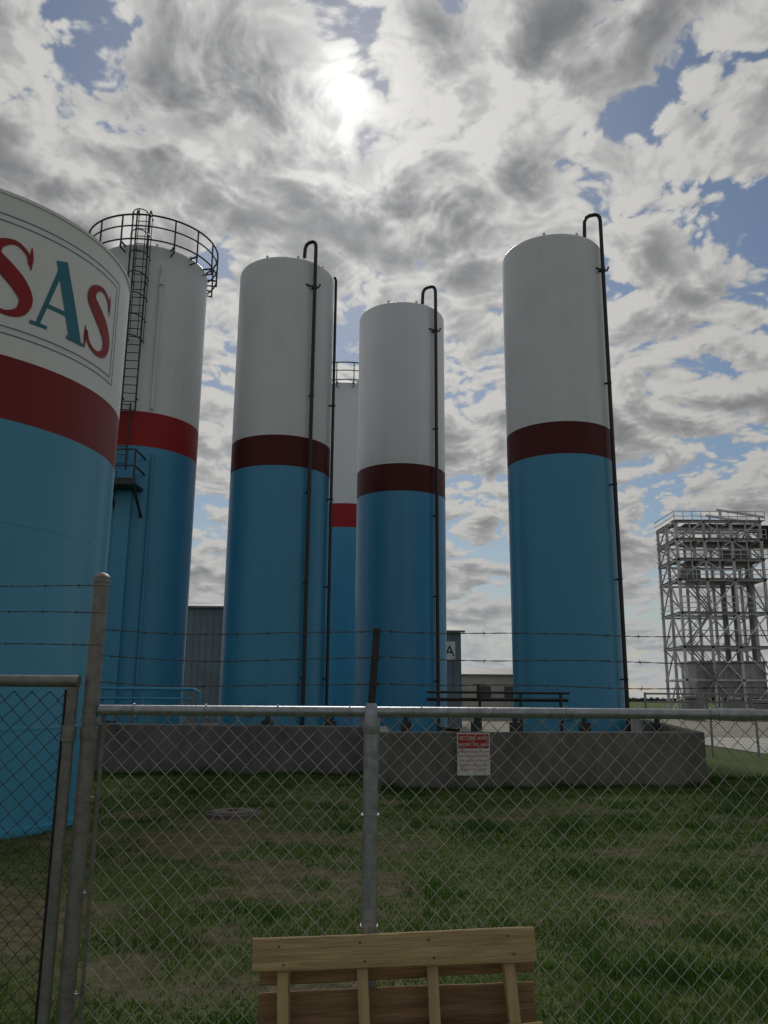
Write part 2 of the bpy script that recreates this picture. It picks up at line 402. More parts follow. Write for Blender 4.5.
# ------------------------------------------------------------------ buildings
def building(x0,x1,y0,y1,h,m,mr,ridge=.5,rib=.4,door=None,win=None,sign=None):
    e=empty('metal_building',((x0+x1)/2,(y0+y1)/2,0)); w=(x1-x0)/2;d=(y1-y0)/2
    b=MB()
    b.add([(-w,-d,0),(w,-d,0),(w,d,0),(-w,d,0),(-w,-d,h),(w,-d,h),(w,d,h),(-w,d,h),(-w,0,h+ridge),(w,0,h+ridge)],
          [(0,1,5,4),(1,2,6,9,5),(2,3,7,6),(3,0,4,8,7)],0)
    n=int(2*w/rib)
    for i in range(n+1): b.box((-w+i*rib,-d-.02,h/2),(.06,.04,h-.02))
    n=int(2*d/rib)
    for i in range(n+1):
        for s in(-1,1): b.box((s*(w+.02),-d+i*rib,h/2),(.04,.06,h-.02))
    b.obj('walls',[m],e)
    b=MB(); o=.25
    b.add([(-w-o,-d-o,h-.02),(w+o,-d-o,h-.02),(w+o,0,h+ridge+.08),(-w-o,0,h+ridge+.08),(-w-o,d+o,h-.02),(w+o,d+o,h-.02),(-w-o,-d-o,h+.1),(w+o,-d-o,h+.1),(w+o,0,h+ridge+.2),(-w-o,0,h+ridge+.2),(-w-o,d+o,h+.1),(w+o,d+o,h+.1)],
          [(0,3,2,1),(3,4,5,2),(6,7,8,9),(9,8,11,10),(0,1,7,6),(1,2,8,7),(2,5,11,8),(5,4,10,11),(4,3,9,10),(3,0,6,9)],0)
    b.obj('roof',[mr],e)
    b=MB()
    if door: b.box((door,-d-.05,1.5),(2.4,.06,3.0),0)
    if win:
        for x in win: b.box((x,-d-.05,h*.62),(1.0,.05,.9),0)
    if door or win: b.obj('openings',[M_glass],e)
    if sign:
        b=MB(); b.box((sign[0],-d-.08,sign[1]),(.62,.05,1.0)); b.obj('wall_sign',[M_signw],e)
        text('A',.8,sign[0],sign[1]-.28,M_glass,e,-d-.115)
    return e
building(-15.5,-9.6,50,60,6.8,M_bluegrey,M_roof,ridge=.6,win=None,door=-1.5)
building(-.5,4.25,45.6,52,5.1,M_bluegrey,M_roof,ridge=.4,sign=(1.78,4.1),win=(.9,))
building(5.5,16.5,62,72,3.2,M_tan,M_roof,ridge=.5,door=2,win=(-3.5,-1.5,4.2))

# ------------------------------------------------------------------ steel process tower
tw=empty('steel_process_tower',(0,0,0))
b=MB(); xs=[32.0,35.0,38.0,41.2]; ys=[88,91,94]; zs=[0,3.6,7.0,10.6,14.2,16.4,18.6,20.6]
Y0,Y1,Y2=ys
for x in xs:
    for y in ys: b.beam((x,y,0),(x,y,20.6),.28,.24)
for z in zs[1:]:
    for y in ys: b.beam((xs[0]-.2,y,z),(xs[-1]+.2,y,z),.24,.20)
    for x in xs: b.beam((x,Y0,z),(x,Y2,z),.2,.18)
for i in range(3):
    for k in range(len(zs)-1):
        if (i+k)%2==0 or k in(0,2):
            for y in(Y0,Y2): b.beam((xs[i],y-.05,zs[k]),(xs[i+1],y-.05,zs[k+1]),.13)
        if (i+k)%2==1 or k in (1,):
            for y in(Y0,Y2): b.beam((xs[i+1],y+.1,zs[k]),(xs[i],y+.1,zs[k+1]),.13)
for k in range(len(zs)-1):
    for x in(xs[0],xs[-1]):
        b.beam((x,Y0,zs[k]),(x,Y1,zs[k+1]),.13);b.beam((x,Y2,zs[k]),(x,Y1,zs[k+1]),.13)
for x in (33.5,36.5,39.6): b.beam((x,Y0,14.2),(x,Y0,20.6),.12)
for z in (15.3,17.5,19.6,12.4,8.8): b.beam((xs[0],Y0-.02,z),(xs[-1],Y0-.02,z),.10)
b.beam((37,Y0,20.6),(37,Y0,21.9),.2);b.beam((41.2,Y0,20.6),(41.2,Y0,21.3),.2)
b.beam((36.6,Y0,22.0),(41.8,Y0,21.2),.28,.2);b.beam((36.6,Y1,22.0),(41.8,Y1,21.2),.28,.2);b.beam((37,Y1,20.6),(37,Y1,21.9),.2)
for z in (14.2,16.4,18.6,20.6,10.6):
    for q in (.55,1.1): 
        b.beam((31.7,Y0-.5,z+q),(41.6,Y0-.5,z+q),.07)
        b.beam((31.7,Y0-.5,z+q),(31.7,Y2,z+q),.07)
    for i in range(11): b.beam((31.7+i*.99,Y0-.5,z),(31.7+i*.99,Y0-.5,z+1.1),.06)
b.obj('frame',[M_white2],tw)
b=MB()
for z in (7.0,10.6,14.2,16.4,18.6,20.6):
    b.box((36.65,Y0+.3,z+.15),(9.9,1.4,.06)); b.box((32.4,Y1+.8,z+.15),(1.2,4.2,.06))
for z in (14.2,16.4,18.6,20.6): b.box((37.5,Y1+.6,z+.16),(7.6,3.6,.06))
for k,(z0,z1) in enumerate(((0,3.6),(3.6,7.0),(7.0,10.6),(10.6,14.2))):
    xa,xb=(32.3,34.9) if k%2==0 else (34.9,32.3)
    for y in(87.0,87.7): b.beam((xa,y,z0+.2),(xb,y,z1+.2),.16,.08); b.beam((xa,y,z0+1.2),(xb,y,z1+1.2),.06)
b.obj('platforms',[M_greysteel],tw)
b=MB()
for x,y,r,z0,z1 in ((37.4,90,.26,5,14),(38.6,89.8,.34,5,14.2),(40.3,90,.26,5,16)):
    b.tube([(x,y,z0),(x,y,z1)],r,16)
b.box((39.4,90.3,17.3),(2.2,2,1.4)); b.box((34,90,15.2),(1.6,1.6,1.2))
b.obj('downpipes',[M_greysteel],tw)
b=MB()
b.box((36.9,90.6,3.7),(7.4,4.4,3.6)); b.box((36.9,90.6,5.56),(7.7,4.7,.12)); b.box((36.9,90.6,1.86),(7.6,4.6,.10))
for i in range(11): b.box((33.35+i*.71,88.36,3.7),(.12,.10,3.5))
for x in (33.6,36.9,40.2):
    for y in (88.8,92.4): b.beam((x,y,0),(x,y,1.8),.25)
b.box((41.0,90.5,.9),(1.6,1.8,1.8))
b.obj('equipment_housing',[M_unit],tw)
b=MB()
b.box((52,91,18.6),(21,2.8,.25)); b.box((52,91,20.5),(21.4,3.2,.15))
for z in (18.7,20.4):
    for y in (89.6,92.4): b.beam((41.5,y,z),(62,y,z),.2)
for i in range(14):
    x=41.6+i*1.55
    for y in (89.6,92.4):
        b.beam((x,y,18.7),(x,y,20.4),.12)
        if i<13: b.beam((x,y,18.7 if i%2 else 20.4),(x+1.55,y,20.4 if i%2 else 18.7),.1)
b.box((52,89.9,19.3),(20.5,.1,1.0)); 
for x in (44.5,53,61):
    for y in(89.6,92.4): b.beam((x,y,0),(x,y,18.6),.3)
    for k in range(4): b.beam((x,89.6,k*4.6),(x,92.4,k*4.6+4.6),.15)
b.box((45,91.4,8),(3.5,3,10)); 
b.obj('conveyor_gallery',[M_dksteel],tw)

# ------------------------------------------------------------------ distant yard
b=MB()
for i in range(28):
    x=24+i*3+random.uniform(-.5,.5); y=66+random.uniform(-2,2)
    h=random.uniform(.8,1.9); w=random.uniform(1.0,2.8)
    b.box((x,y,h/2),(w,1.6,h)); b.tube([(x-w/2,y,h+.2),(x+w/2,y,h+.2)],.18,8); b.beam((x,y,h),(x,y,h+random.uniform(.3,1.2)),.1)
for z in (1.4,2.0): b.tube([(20,64,z),(110,64,z)],.08,6)
for i in range(24): b.beam((20+i*4,64,0),(20+i*4,64,2.1),.14)
b.obj('yard_pipework',[M_greysteel])
lv=[];lf=[]
for i in range(9000):
    x=rng.uniform(-420,520); base=3.5+2.5*math.sin(x*.031)+1.6*math.sin(x*.11+1)+1.0*math.sin(x*.37)
    z=rng.uniform(0,1)**.8*max(1.5,base); y=480+rng.uniform(-8,8)
    s=rng.uniform(.8,2.0); o=len(lv)
    for k in range(3):
        a=rng.uniform(0,6.28); lv.append((x+s*math.cos(a),y+rng.uniform(-1,1),z+s*math.sin(a)*.8))
    lf.append((o,o+1,o+2))
M_tree=mat('distant_foliage',(.05,.065,.045),(.03,.04,.03),scale=.2,rough=.9)
b=MB(); b.add(lv,lf); b.obj('distant_tree_line',[M_tree])

# ------------------------------------------------------------------ ground
lat=[rng.random((256,256)) for _ in range(6)]
def vnoise(x,y,k):
    x=np.asarray(x,float);y=np.asarray(y,float)
    xi=np.floor(x).astype(int);yi=np.floor(y).astype(int);fx=x-xi;fy=y-yi
    fx=fx*fx*(3-2*fx);fy=fy*fy*(3-2*fy);l=lat[k%6]
    g=lambda a,c:l[a%256,c%256]
    return (g(xi,yi)*(1-fx)+g(xi+1,yi)*fx)*(1-fy)+(g(xi,yi+1)*(1-fx)+g(xi+1,yi+1)*fx)*fy
def fbm(x,y,s,o=4,k0=0):
    v=0;a=.5;t=0
    for k in range(o):
        v=v+a*vnoise(x*s+17*k,y*s+31*k,k+k0);t+=a;a*=.55;s*=2.1
    return v/t
def sstep(a,b_,x): t=np.clip((x-a)/(b_-a),0,1); return t*t*(3-2*t)
blobs=[(-2.1,11.2,.9,.7,.6),(-1.9,9.6,.5,1.1,.6),(.2,11.2,.8,.6,.45),(-3.6,6.6,1.2,1.6,.8),(-2.4,6.2,.9,.8,.5),(-4.6,15.5,.8,1.2,.4),(-5,9.6,2.3,.9,.4),(-1.2,5.2,1.2,.5,.45),(1.2,6.4,1.0,.4,.35),(2.6,9.2,.9,.35,.3)]
def dirt(x,y):
    n=fbm(x,y*1.3,.9,5)
    d=sstep(.50,.72,n)*.48
    n2=fbm(x,y,2.6,3,2)
    for bx,by,rx,ry,a in blobs:
        q=((x-bx)/rx)**2+((y-by)/ry)**2
        d=d+a*np.exp(-q)*(.2+n2*1.2)
    n3=fbm(x,y,5.5,3,3)
    d=d*(.45+1.1*n3)
    d=d-.3*sstep(12,16,y)-.12*sstep(1,4,x)
    return np.clip(d,0,1)
def gh(x,y):
    fade=1-sstep(20,40,np.abs(y))*1.0
    return (.07*(fbm(x,y,.5,3)-.5)+.035*(fbm(x,y,2.5,3,1)-.5))*fade-.01
def axis(lo,hi,st,far):
    a=list(np.arange(lo,hi,st)); s=st;p=a[-1]
    up=[]
    while p<far: s*=1.25; p+=s; up.append(p)
    s=st;p=a[0];dn=[]
    while p>-far: s*=1.25;p-=s;dn.append(p)
    return np.array(dn[::-1]+a+up)
ax=axis(-9,12,.08,2500); ay=axis(3,19,.08,2500)
gx,gy=np.meshgrid(ax,ay); nx,ny=len(ax),len(ay)
gz=gh(gx,gy)
gv=np.stack([gx,gy,gz],-1).reshape(-1,3)
idx=np.arange(nx*ny).reshape(ny,nx)
gf=np.stack([idx[:-1,:-1],idx[:-1,1:],idx[1:,1:],idx[1:,:-1]],-1).reshape(-1,4)
me=bpy.data.meshes.new('ground'); me.from_pydata(gv.tolist(),[],gf.tolist())
at=me.attributes.new('dirt','FLOAT','POINT'); at.data.foreach_set('value',dirt(gx,gy).reshape(-1).astype(np.float32))
me.polygons.foreach_set('use_smooth',[True]*len(me.polygons))
m=bpy.data.materials.new('grass_and_dirt'); m.use_nodes=True; nt=m.node_tree;N=nt.nodes;L=nt.links;bs=N['Principled BSDF']; bs.inputs['Roughness'].default_value=.95; bs.inputs['Specular IOR Level'].default_value=.15
tc=N.new('ShaderNodeTexCoord')
def noise(scale,det=8,ro=.6):
    n=N.new('ShaderNodeTexNoise'); n.inputs['Scale'].default_value=scale;n.inputs['Detail'].default_value=det;n.inputs['Roughness'].default_value=ro;L.new(tc.outputs['Object'],n.inputs['Vector']);return n
def ramp(n,cs):
    c=N.new('ShaderNodeValToRGB'); e=c.color_ramp.elements
    while len(e)<len(cs): e.new(.5)
    for el,(p,col) in zip(e,cs): el.position=p; el.color=(*col,1)
    L.new(n.outputs['Fac'],c.inputs['Fac']);return c
ng=noise(9,6,.75); cg=ramp(ng,[(.32,(.030,.050,.012)),(.5,(.072,.112,.026)),(.68,(.135,.155,.052))])
nd=noise(6,6,.7); cd=ramp(nd,[(.3,(.055,.048,.027)),(.5,(.115,.100,.055)),(.7,(.185,.162,.095))])
av=N.new('ShaderNodeAttribute'); av.attribute_name='dirt'
nm=noise(14,4,.7)
ad=N.new('ShaderNodeMath');ad.operation='MULTIPLY_ADD';ad.inputs[1].default_value=1.1;L.new(nm.outputs['Fac'],ad.inputs[0]);L.new(av.outputs['Fac'],ad.inputs[2])
mr=N.new('ShaderNodeMapRange');mr.inputs['From Min'].default_value=.70;mr.inputs['From Max'].default_value=1.05;L.new(ad.outputs[0],mr.inputs['Value'])
mx=N.new('ShaderNodeMix');mx.data_type='RGBA';L.new(mr.outputs['Result'],mx.inputs[0]);L.new(cg.outputs[0],mx.inputs[6]);L.new(cd.outputs[0],mx.inputs[7]);L.new(mx.outputs[2],bs.inputs['Base Color'])
bp=N.new('ShaderNodeBump');bp.inputs['Strength'].default_value=.8;bp.inputs['Distance'].default_value=.03;nb=noise(30,4,.75);L.new(nb.outputs['Fac'],bp.inputs['Height']);L.new(bp.outputs['Normal'],bs.inputs['Normal'])
me.materials.append(m); go=bpy.data.objects.new('ground',me);S.collection.objects.link(go)

NB=230000
y=4.2+ (rng.random(NB)**1.25)*14.0; x=(rng.random(NB)-.5)*2*(.50*y+.6)
ne=9000; xe=rng.uniform(-6,6.2,ne); ye=np.where(xe<0,17.97,15.12+np.clip(xe,0,6.2)*.195)-np.abs(rng.normal(0,.07,ne))
x=np.concatenate([x,xe]);y=np.concatenate([y,ye]); edge=np.concatenate([np.zeros(NB),np.ones(ne)])
d=dirt(x,y)*(1-edge); clump=fbm(x,y,3.0,3,3)
keep=((rng.random(len(x))>d*1.5)&(rng.random(len(x))<.10+1.6*clump))
keep&=((x-TX)**2+(y-TY)**2>(TR+.06)**2)
wy=np.where(x<0.0,18.0,15.15+np.clip(x,0,6.2)*.195); keep&=(y<wy-.02)|(x>6.35)
keep&=((x+2.05)**2+(y-12.0)**2>.20)
x=x[keep];y=y[keep];d=d[keep];clump=clump[keep];edge=edge[keep];n=len(x)
tall=fbm(x,y,1.1,3,4)
tuft=sstep(.60,.72,fbm(x,y,2.2,3,5))
h=(.013+.042*rng.random(n)**1.7)*(.35+1.2*tall)*(1-.5*d)*(1+1.3*tuft)*(1+1.6*edge*rng.random(n)); w=(.0018+.0010*y*.5)*(.7+.6*rng.random(n))
a=rng.random(n)*6.283; lean=rng.random(n)*1.2*h; la=rng.random(n)*6.283
z=gh(x,y)-.004
P0=np.stack([x-np.cos(a)*w,y-np.sin(a)*w,z],-1);P1=np.stack([x+np.cos(a)*w,y+np.sin(a)*w,z],-1)
P2=np.stack([x+np.cos(la)*lean,y+np.sin(la)*lean,z+h],-1)
V=np.stack([P0,P1,P2],1).reshape(-1,3)
me=bpy.data.meshes.new('grass'); me.vertices.add(3*n); me.vertices.foreach_set('co',V.reshape(-1).astype(np.float32))
me.loops.add(3*n); me.loops.foreach_set('vertex_index',np.arange(3*n,dtype=np.int32))
me.polygons.add(n); me.polygons.foreach_set('loop_start',np.arange(0,3*n,3,dtype=np.int32))
try: me.polygons.foreach_set('loop_total',np.full(n,3,dtype=np.int32))
except Exception: pass
me.update(calc_edges=True)
col=me.attributes.new('tint','FLOAT','POINT'); tv=np.clip(.8*rng.random(n)+.55*d-.16+1.3*(fbm(x,y,1.7,4,2)-.5)-.2*tuft,0,1); col.data.foreach_set('value',np.repeat(tv,3).astype(np.float32))
m=bpy.data.materials.new('grass_blades');m.use_nodes=True;nt=m.node_tree;N=nt.nodes;L=nt.links;bs=N['Principled BSDF'];bs.inputs['Roughness'].default_value=.7;bs.inputs['Specular IOR Level'].default_value=.2
av=N.new('ShaderNodeAttribute');av.attribute_name='tint'; c=ramp(av,[(0,(.036,.095,.014)),(.45,(.085,.155,.028)),(.75,(.14,.165,.05)),(1,(.24,.215,.105))]); L.new(c.outputs[0],bs.inputs['Base Color'])
tr=N.new('ShaderNodeBsdfTranslucent');L.new(c.outputs[0],tr.inputs['Color']);ms=N.new('ShaderNodeMixShader');ms.inputs[0].default_value=.38;L.new(bs.outputs[0],ms.inputs[1]);L.new(tr.outputs[0],ms.inputs[2]);L.new(ms.outputs[0],N['Material Output'].inputs['Surface'])
me.materials.append(m);o=bpy.data.objects.new('grass',me);S.collection.objects.link(o)

b=MB(); b.lathe((-2.05,12.0),[(0.0,.045),(.30,.05),(.32,.035),(.33,-.02)],32,[0,0,0])
b.lathe((-2.05,12.0),[(.34,.0),(.34,.03),(.38,.025),(.40,-.03)],32,[0,0,0])
b.box((-2.05,12.0,.055),(.16,.03,.02)); b.obj('manhole_cover',[M_rust])
b=MB(); b.add([(11.5,25.6,.035),(400,25.6,.035),(400,36,.035),(11.5,36,.035),(11.5,25.6,-.1),(400,25.6,-.1),(400,36,-.1),(11.5,36,-.1)],[(0,1,2,3),(4,5,1,0),(5,6,2,1),(6,7,3,2),(7,4,0,3)])
for i in range(30):
    b.box((16+i*9,30.75,.0405),(3,.12,.006),1)
b.obj('road',[M_road,M_signw])
b=MB(); b.add([(-60,36.5,.02),(300,36.5,.02),(300,140,.02),(-60,140,.02)],[(0,1,2,3)]); b.obj('gravel_yard',[M_gravel])

# ------------------------------------------------------------------ fences
def chain(b,x0,x1,z0,z1,y,p=.036,r=.0023,mat_=0):
    n=int((x1-x0)/p); m=int((z1-z0)/p)
    for i in range(n):
        pts=[]
        for k in range(m+1):
            side=(k+i)%2
            jx=.0015*math.sin(k*1.7+i*2.3)+.004*math.sin(k*.23+i*.11)
            yy=y+(.0025 if side else -.0025)+.008*math.sin((x0+i*p)*2.1)*math.sin(k*.16)
            pts.append((x0+(i+side)*p+jx,yy,z0+k*p))
        b.tube(pts,r,4,mat_,caps=False)
def barbed(b,p0,p1,mat_=0,sag=.015):
    p0=Vector(p0);p1=Vector(p1);L_=(p1-p0).length;n=int(L_/.02)
    d=(p1-p0).normalized(); u=Vector((0,0,1)); s=d.cross(u)
    ph=random.random()*6
    def C(t): return p0.lerp(p1,t)+Vector((0,0,-sag*4*t*(1-t)+.004*math.sin(t*L_*7+ph)))
    for w in(0,math.pi):
        pts=[C(i/n)+(u*math.cos(i*.75+w)+s*math.sin(i*.75+w))*.0016 for i in range(n+1)]
        b.tube(pts,.0011,4,mat_,caps=False)
    k=int(L_/.125)
    for i in range(k):
        c=C((i+.5)/k)
        for q in range(2):
            an=random.uniform(0,3.1); v=(u*math.cos(an)+s*math.sin(an))*.011+d*random.uniform(-.005,.005)
            b.tube([c-v,c+v],.0009,4,mat_)
        b.tube([c-d*.004,c+d*.004],.003,6,mat_)
FY=3.4
fe=empty('chain_link_fence',(0,0,0))
b=MB(); chain(b,-1.12,4.6,.03,1.545,FY+.028); b.obj('wire_mesh',[M_wire],fe)
b=MB(); b.tube([(-1.14,FY,1.54),(.6,FY,1.542),(.61,FY,1.542),(4.7,FY,1.54)],.021,14)
b.tube([(1.35,FY,1.541),(1.50,FY,1.541)],.0245,14)
for i in range(20):
    x=-1.0+i*.29
    b.tube([(x+.003*math.cos(t),FY+.027*math.cos(t),1.54+.027*math.sin(t)) for t in [6.283*k/10 for k in range(11)]],.0018,5)
b.obj('top_rail',[M_galv],fe)
b=MB()
for x in(-.045,3.0):
    b.tube([(x,FY-.0,0),(x,FY,1.50)],.030,18)
    b.tube([(x,FY,1.455),(x,FY,1.475),(x,FY,1.50),(x,FY,1.55),(x,FY,1.575)],[.031,.035,.036,.032,.019],18)
    for z in (.35,.75,1.15):
        b.tube([(x+.033*math.cos(t),FY+.033*math.sin(t),z+.004*math.sin(3*t)) for t in [6.283*k/12 for k in range(13)]],.002,5)
b.obj('line_posts',[M_galv],fe)
b=MB()
for x in(-.045,3.0):
    b.beam((x,FY,1.56),(x+.02,FY,1.875),.022,.030)
    for z in (1.65,1.755,1.86): b.box((x+.018,FY,z),(.03,.034,.012))
b.obj('barbed_wire_arms',[M_black],fe)
b=MB()
for z in(1.865,1.757,1.655):
    barbed(b,(-1.17,FY,z-.004),(-.03,FY,z)); barbed(b,(-.03,FY,z),(3.02,FY,z+.008)); barbed(b,(3.02,FY,z+.008),(4.8,FY,z))
b.obj('barbed_wire',[M_rustwire],fe)
b=MB(); x=-1.175
b.tube([(x,FY,-.1),(x,FY,2.06)],.031,20)
b.tube([(x,FY,2.055),(x,FY,2.08),(x,FY,2.092),(x,FY,2.098)],[.034,.034,.024,.004],20)
for z in(1.54,1.50,1.2,.85,.5):
    b.tube([(x,FY,z-.011),(x,FY,z+.011)],.0335,20); b.box((x+.038,FY-.01,z),(.018,.010,.018))
for z in(2.04,1.93,1.80): b.tube([(x+.0325*math.cos(t),FY+.0325*math.sin(t),z) for t in [6.283*k/12 for k in range(13)]],.0022,5)
b.beam((x+.05,FY+.02,.05),(x+.05,FY+.02,1.52),.014,.006)
b.obj('terminal_post',[M_galvold],fe)
ge=empty('chain_link_gate',(0,0,0)); GY=3.37; GX=-1.243
b=MB()
b.tube([(-2.95,GY,1.652),(GX+.022,GY,1.652)],.024,14)
b.tube([(GX,GY+.001,1.63),(GX,GY+.001,.10)],.022,14)
b.tube([(-2.95,GY,.08),(GX+.02,GY,.08)],.022,12); b.tube([(-2.95,GY,.10),(-2.95,GY,1.63)],.022,12)
for z in(1.45,.3): b.tube([(GX,GY,z-.03),(GX,GY,z+.03)],.028,14); b.tube([(x,FY,z-.02),(x,FY,z+.02)],.035,14)
b.obj('gate_frame',[M_galvold],ge)
b=MB(); chain(b,-2.93,GX-.03,.1,1.63,GY+.02,r=.0021); b.tube([(GX-.035,GY+.02,.1),(GX-.035,GY+.02,1.62)],.006,6); b.obj('gate_mesh',[M_darkwire],ge)
b=MB()
for z in(2.04,1.93,1.80): barbed(b,(-3.4,FY-.35,z-.0),(-1.2,FY,z),sag=.012)
b.obj('gate_barbed_wire',[M_rustwire],ge)
f2=empty('chain_link_fence',(0,0,0))
b=MB()
for i in range(13):
    x=9.4+i*1.3; b.tube([(x*1.0,24.2,0),(x,24.2,1.25)],.035,8)
b.tube([(9.2,24.2,1.2),(26,24.2,1.2)],.025,8); b.obj('posts_and_rail',[M_galv],f2)
b=MB(); chain(b,9.2,26,.05,1.2,24.22,p=.06,r=.003); b.obj('wire_mesh',[M_wire],f2)

# ------------------------------------------------------------------ pallet
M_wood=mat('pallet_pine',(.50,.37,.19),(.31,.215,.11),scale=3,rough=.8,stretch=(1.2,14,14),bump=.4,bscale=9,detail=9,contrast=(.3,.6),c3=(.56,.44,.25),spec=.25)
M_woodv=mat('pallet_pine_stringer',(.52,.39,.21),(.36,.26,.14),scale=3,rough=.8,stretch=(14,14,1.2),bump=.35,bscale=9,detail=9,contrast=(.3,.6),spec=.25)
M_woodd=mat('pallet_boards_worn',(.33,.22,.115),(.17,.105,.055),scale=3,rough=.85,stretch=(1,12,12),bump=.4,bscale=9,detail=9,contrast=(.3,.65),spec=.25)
M_nail=mat('nail_heads',(.05,.045,.04),rough=.5,metal=.6)
pe=empty('wooden_pallet',(.087,3.235,-.045))
pe.rotation_euler=(R(-7),R(-2.9),0)
W=1.03;Hh=.80
def board(b,cx,cy,cz,w,t,h,m=0,tilt=0):
    """rough-sawn board: long edges wander slightly, corners chamfered"""
    bv=.004; rot=Matrix.Rotation(tilt,3,'Y'); ns=14
    prof=[(-t/2+bv,-h/2),(t/2-bv,-h/2),(t/2,-h/2+bv),(t/2,h/2-bv),(t/2-bv,h/2),(-t/2+bv,h/2),(-t/2,h/2-bv),(-t/2,-h/2+bv)]
    P=[];wu=0;wd=0
    for s in range(ns+1):
        wu=wu*.7+random.uniform(-.0014,.0014);wd=wd*.7+random.uniform(-.0014,.0014)
        for py,pz in prof:
            P.append(rot@Vector((-w/2+w*s/ns,py,pz+(wu if pz>0 else wd)))+Vector((cx,cy,cz)))
    fs=[(s*8+i,s*8+(i+1)%8,s*8+8+(i+1)%8,s*8+8+i) for s in range(ns) for i in range(8)]+[tuple(range(8))[::-1],tuple(range(ns*8,ns*8+8))]
    b.add(P,fs,m)
b=MB()
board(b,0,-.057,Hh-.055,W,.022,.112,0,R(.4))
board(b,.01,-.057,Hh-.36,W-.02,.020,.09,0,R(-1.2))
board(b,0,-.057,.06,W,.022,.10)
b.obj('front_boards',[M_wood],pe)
b=MB()
for x,tl in((-.41,.4),(-.115,-.8),(.135,.6),(.425,-1.4)):
    rot=Matrix.Rotation(R(tl),3,'Y'); b.box((x,0,Hh/2-.008),(.038,.09,Hh-.022),0,rot)
b.obj('stringers',[M_woodv],pe)
b=MB()
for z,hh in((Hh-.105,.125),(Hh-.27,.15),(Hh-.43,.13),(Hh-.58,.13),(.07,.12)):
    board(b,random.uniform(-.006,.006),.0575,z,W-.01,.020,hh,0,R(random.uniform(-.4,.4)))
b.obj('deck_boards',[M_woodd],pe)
b=MB()
for x in(-.41,-.115,.135,.425):
    for dx,dz in((-.008,.03),(.008,-.03)): b.tube([(x+dx,-.071,Hh-.055+dz),(x+dx,-.067,Hh-.055+dz)],.0035,8)
b.obj('nails',[M_nail],pe)

# ------------------------------------------------------------------ world: Nishita sky + computed broken cloud layer
SUN_EL,SUN_AZ=38.8,-3.1
sd=Vector((math.sin(R(SUN_AZ))*math.cos(R(SUN_EL)),math.cos(R(SUN_AZ))*math.cos(R(SUN_EL)),math.sin(R(SUN_EL))))
IW,IH=4096,2048; HH=IH//2
f32=np.float32
uu=(np.arange(IW,dtype=f32)+.5)/IW; vv=(np.arange(HH,dtype=f32)+.5)/IH
phi=(.5-uu)*2*np.pi; th=vv*np.pi
PHI,EL=np.meshgrid(phi,th)
dx=np.cos(EL)*np.cos(PHI);dy=np.cos(EL)*np.sin(PHI);dz=np.sin(EL)
ZO=.24
px=(dx/(dz+ZO)).astype(f32);py=(dy/(dz+ZO)).astype(f32)
g_ang=[np.random.default_rng(100+k).random((256,256)).astype(f32)*6.2831853 for k in range(4)]
g_x=[np.cos(a) for a in g_ang];g_y=[np.sin(a) for a in g_ang]
def perlin(x,y,k):
    GX_,GY_=g_x[k%4],g_y[k%4]
    x0=np.floor(x);y0=np.floor(y);fx=(x-x0).astype(f32);fy=(y-y0).astype(f32)
    xi=x0.astype(np.int32)&255;yi=y0.astype(np.int32)&255;xj=(xi+1)&255;yj=(yi+1)&255
    u=fx*fx*fx*(fx*(fx*6-15)+10);v=fy*fy*fy*(fy*(fy*6-15)+10)
    def dt(a,c,ox,oy): return GX_[a,c]*(fx-ox)+GY_[a,c]*(fy-oy)
    n0=dt(xi,yi,0,0);n0=n0+u*(dt(xj,yi,1,0)-n0)
    n1=dt(xi,yj,0,1);n1=n1+u*(dt(xj,yj,1,1)-n1)
    return (n0+v*(n1-n0))*1.5
def pf(x,y,s,o,k0,gain=.5,bil=False):
    v=np.zeros_like(x);a=1.0;t=0
    for k in range(o):
        q=perlin(x*f32(s)+f32(13.7*k),y*f32(s)+f32(7.3*k),k+k0)
        if bil: q=np.abs(q)*2-.55
        v+=f32(a)*q;t+=a;a*=gain;s*=2.03
    return v/f32(t)
wx=pf(px,py,4.5,3,1)*f32(.05);wy_=pf(px+9,py+4,4.5,3,2)*f32(.05)
qx=px+wx+f32(3.3);qy=py+wy_+f32(1.7)
def dens_f(x,y,o1,o2):
    return pf(x,y,3.4,o1,0,.56)+f32(.80)*pf(x,y,8.0,o2,2,.56,True)
n1=dens_f(qx,qy,8,6)
sx_,sy_=sd.x/(sd.z+ZO),sd.y/(sd.z+ZO)
tx,ty=sx_-px,sy_-py; ln=np.sqrt(tx*tx+ty*ty)
acc=np.zeros_like(n1)
for st in (.018,.05):
    k_=f32(st)/(ln+f32(.12))
    acc+=np.clip(dens_f(qx+tx*k_,qy+ty*k_,7,5)+.25,0,1.2)
acc/=2
relief=np.clip((n1+.25-acc)*1.6,-.5,.5)     # sun-facing flanks of each billow
az=np.degrees(np.arctan2(dx,dy));el=np.degrees(EL)
wz=pf(px,py,3.2,5,3); wz2=pf(px+5,py+5,3.2,5,1)
azw=az+wz*8;elw=el+wz2*5
def G(a,e,sa,se): 
    return np.exp(-(((azw-a)/sa)**2+((elw-e)/se)**2)).astype(f32)
dens=n1+.33+.18*pf(px,py,1.1,2,2)
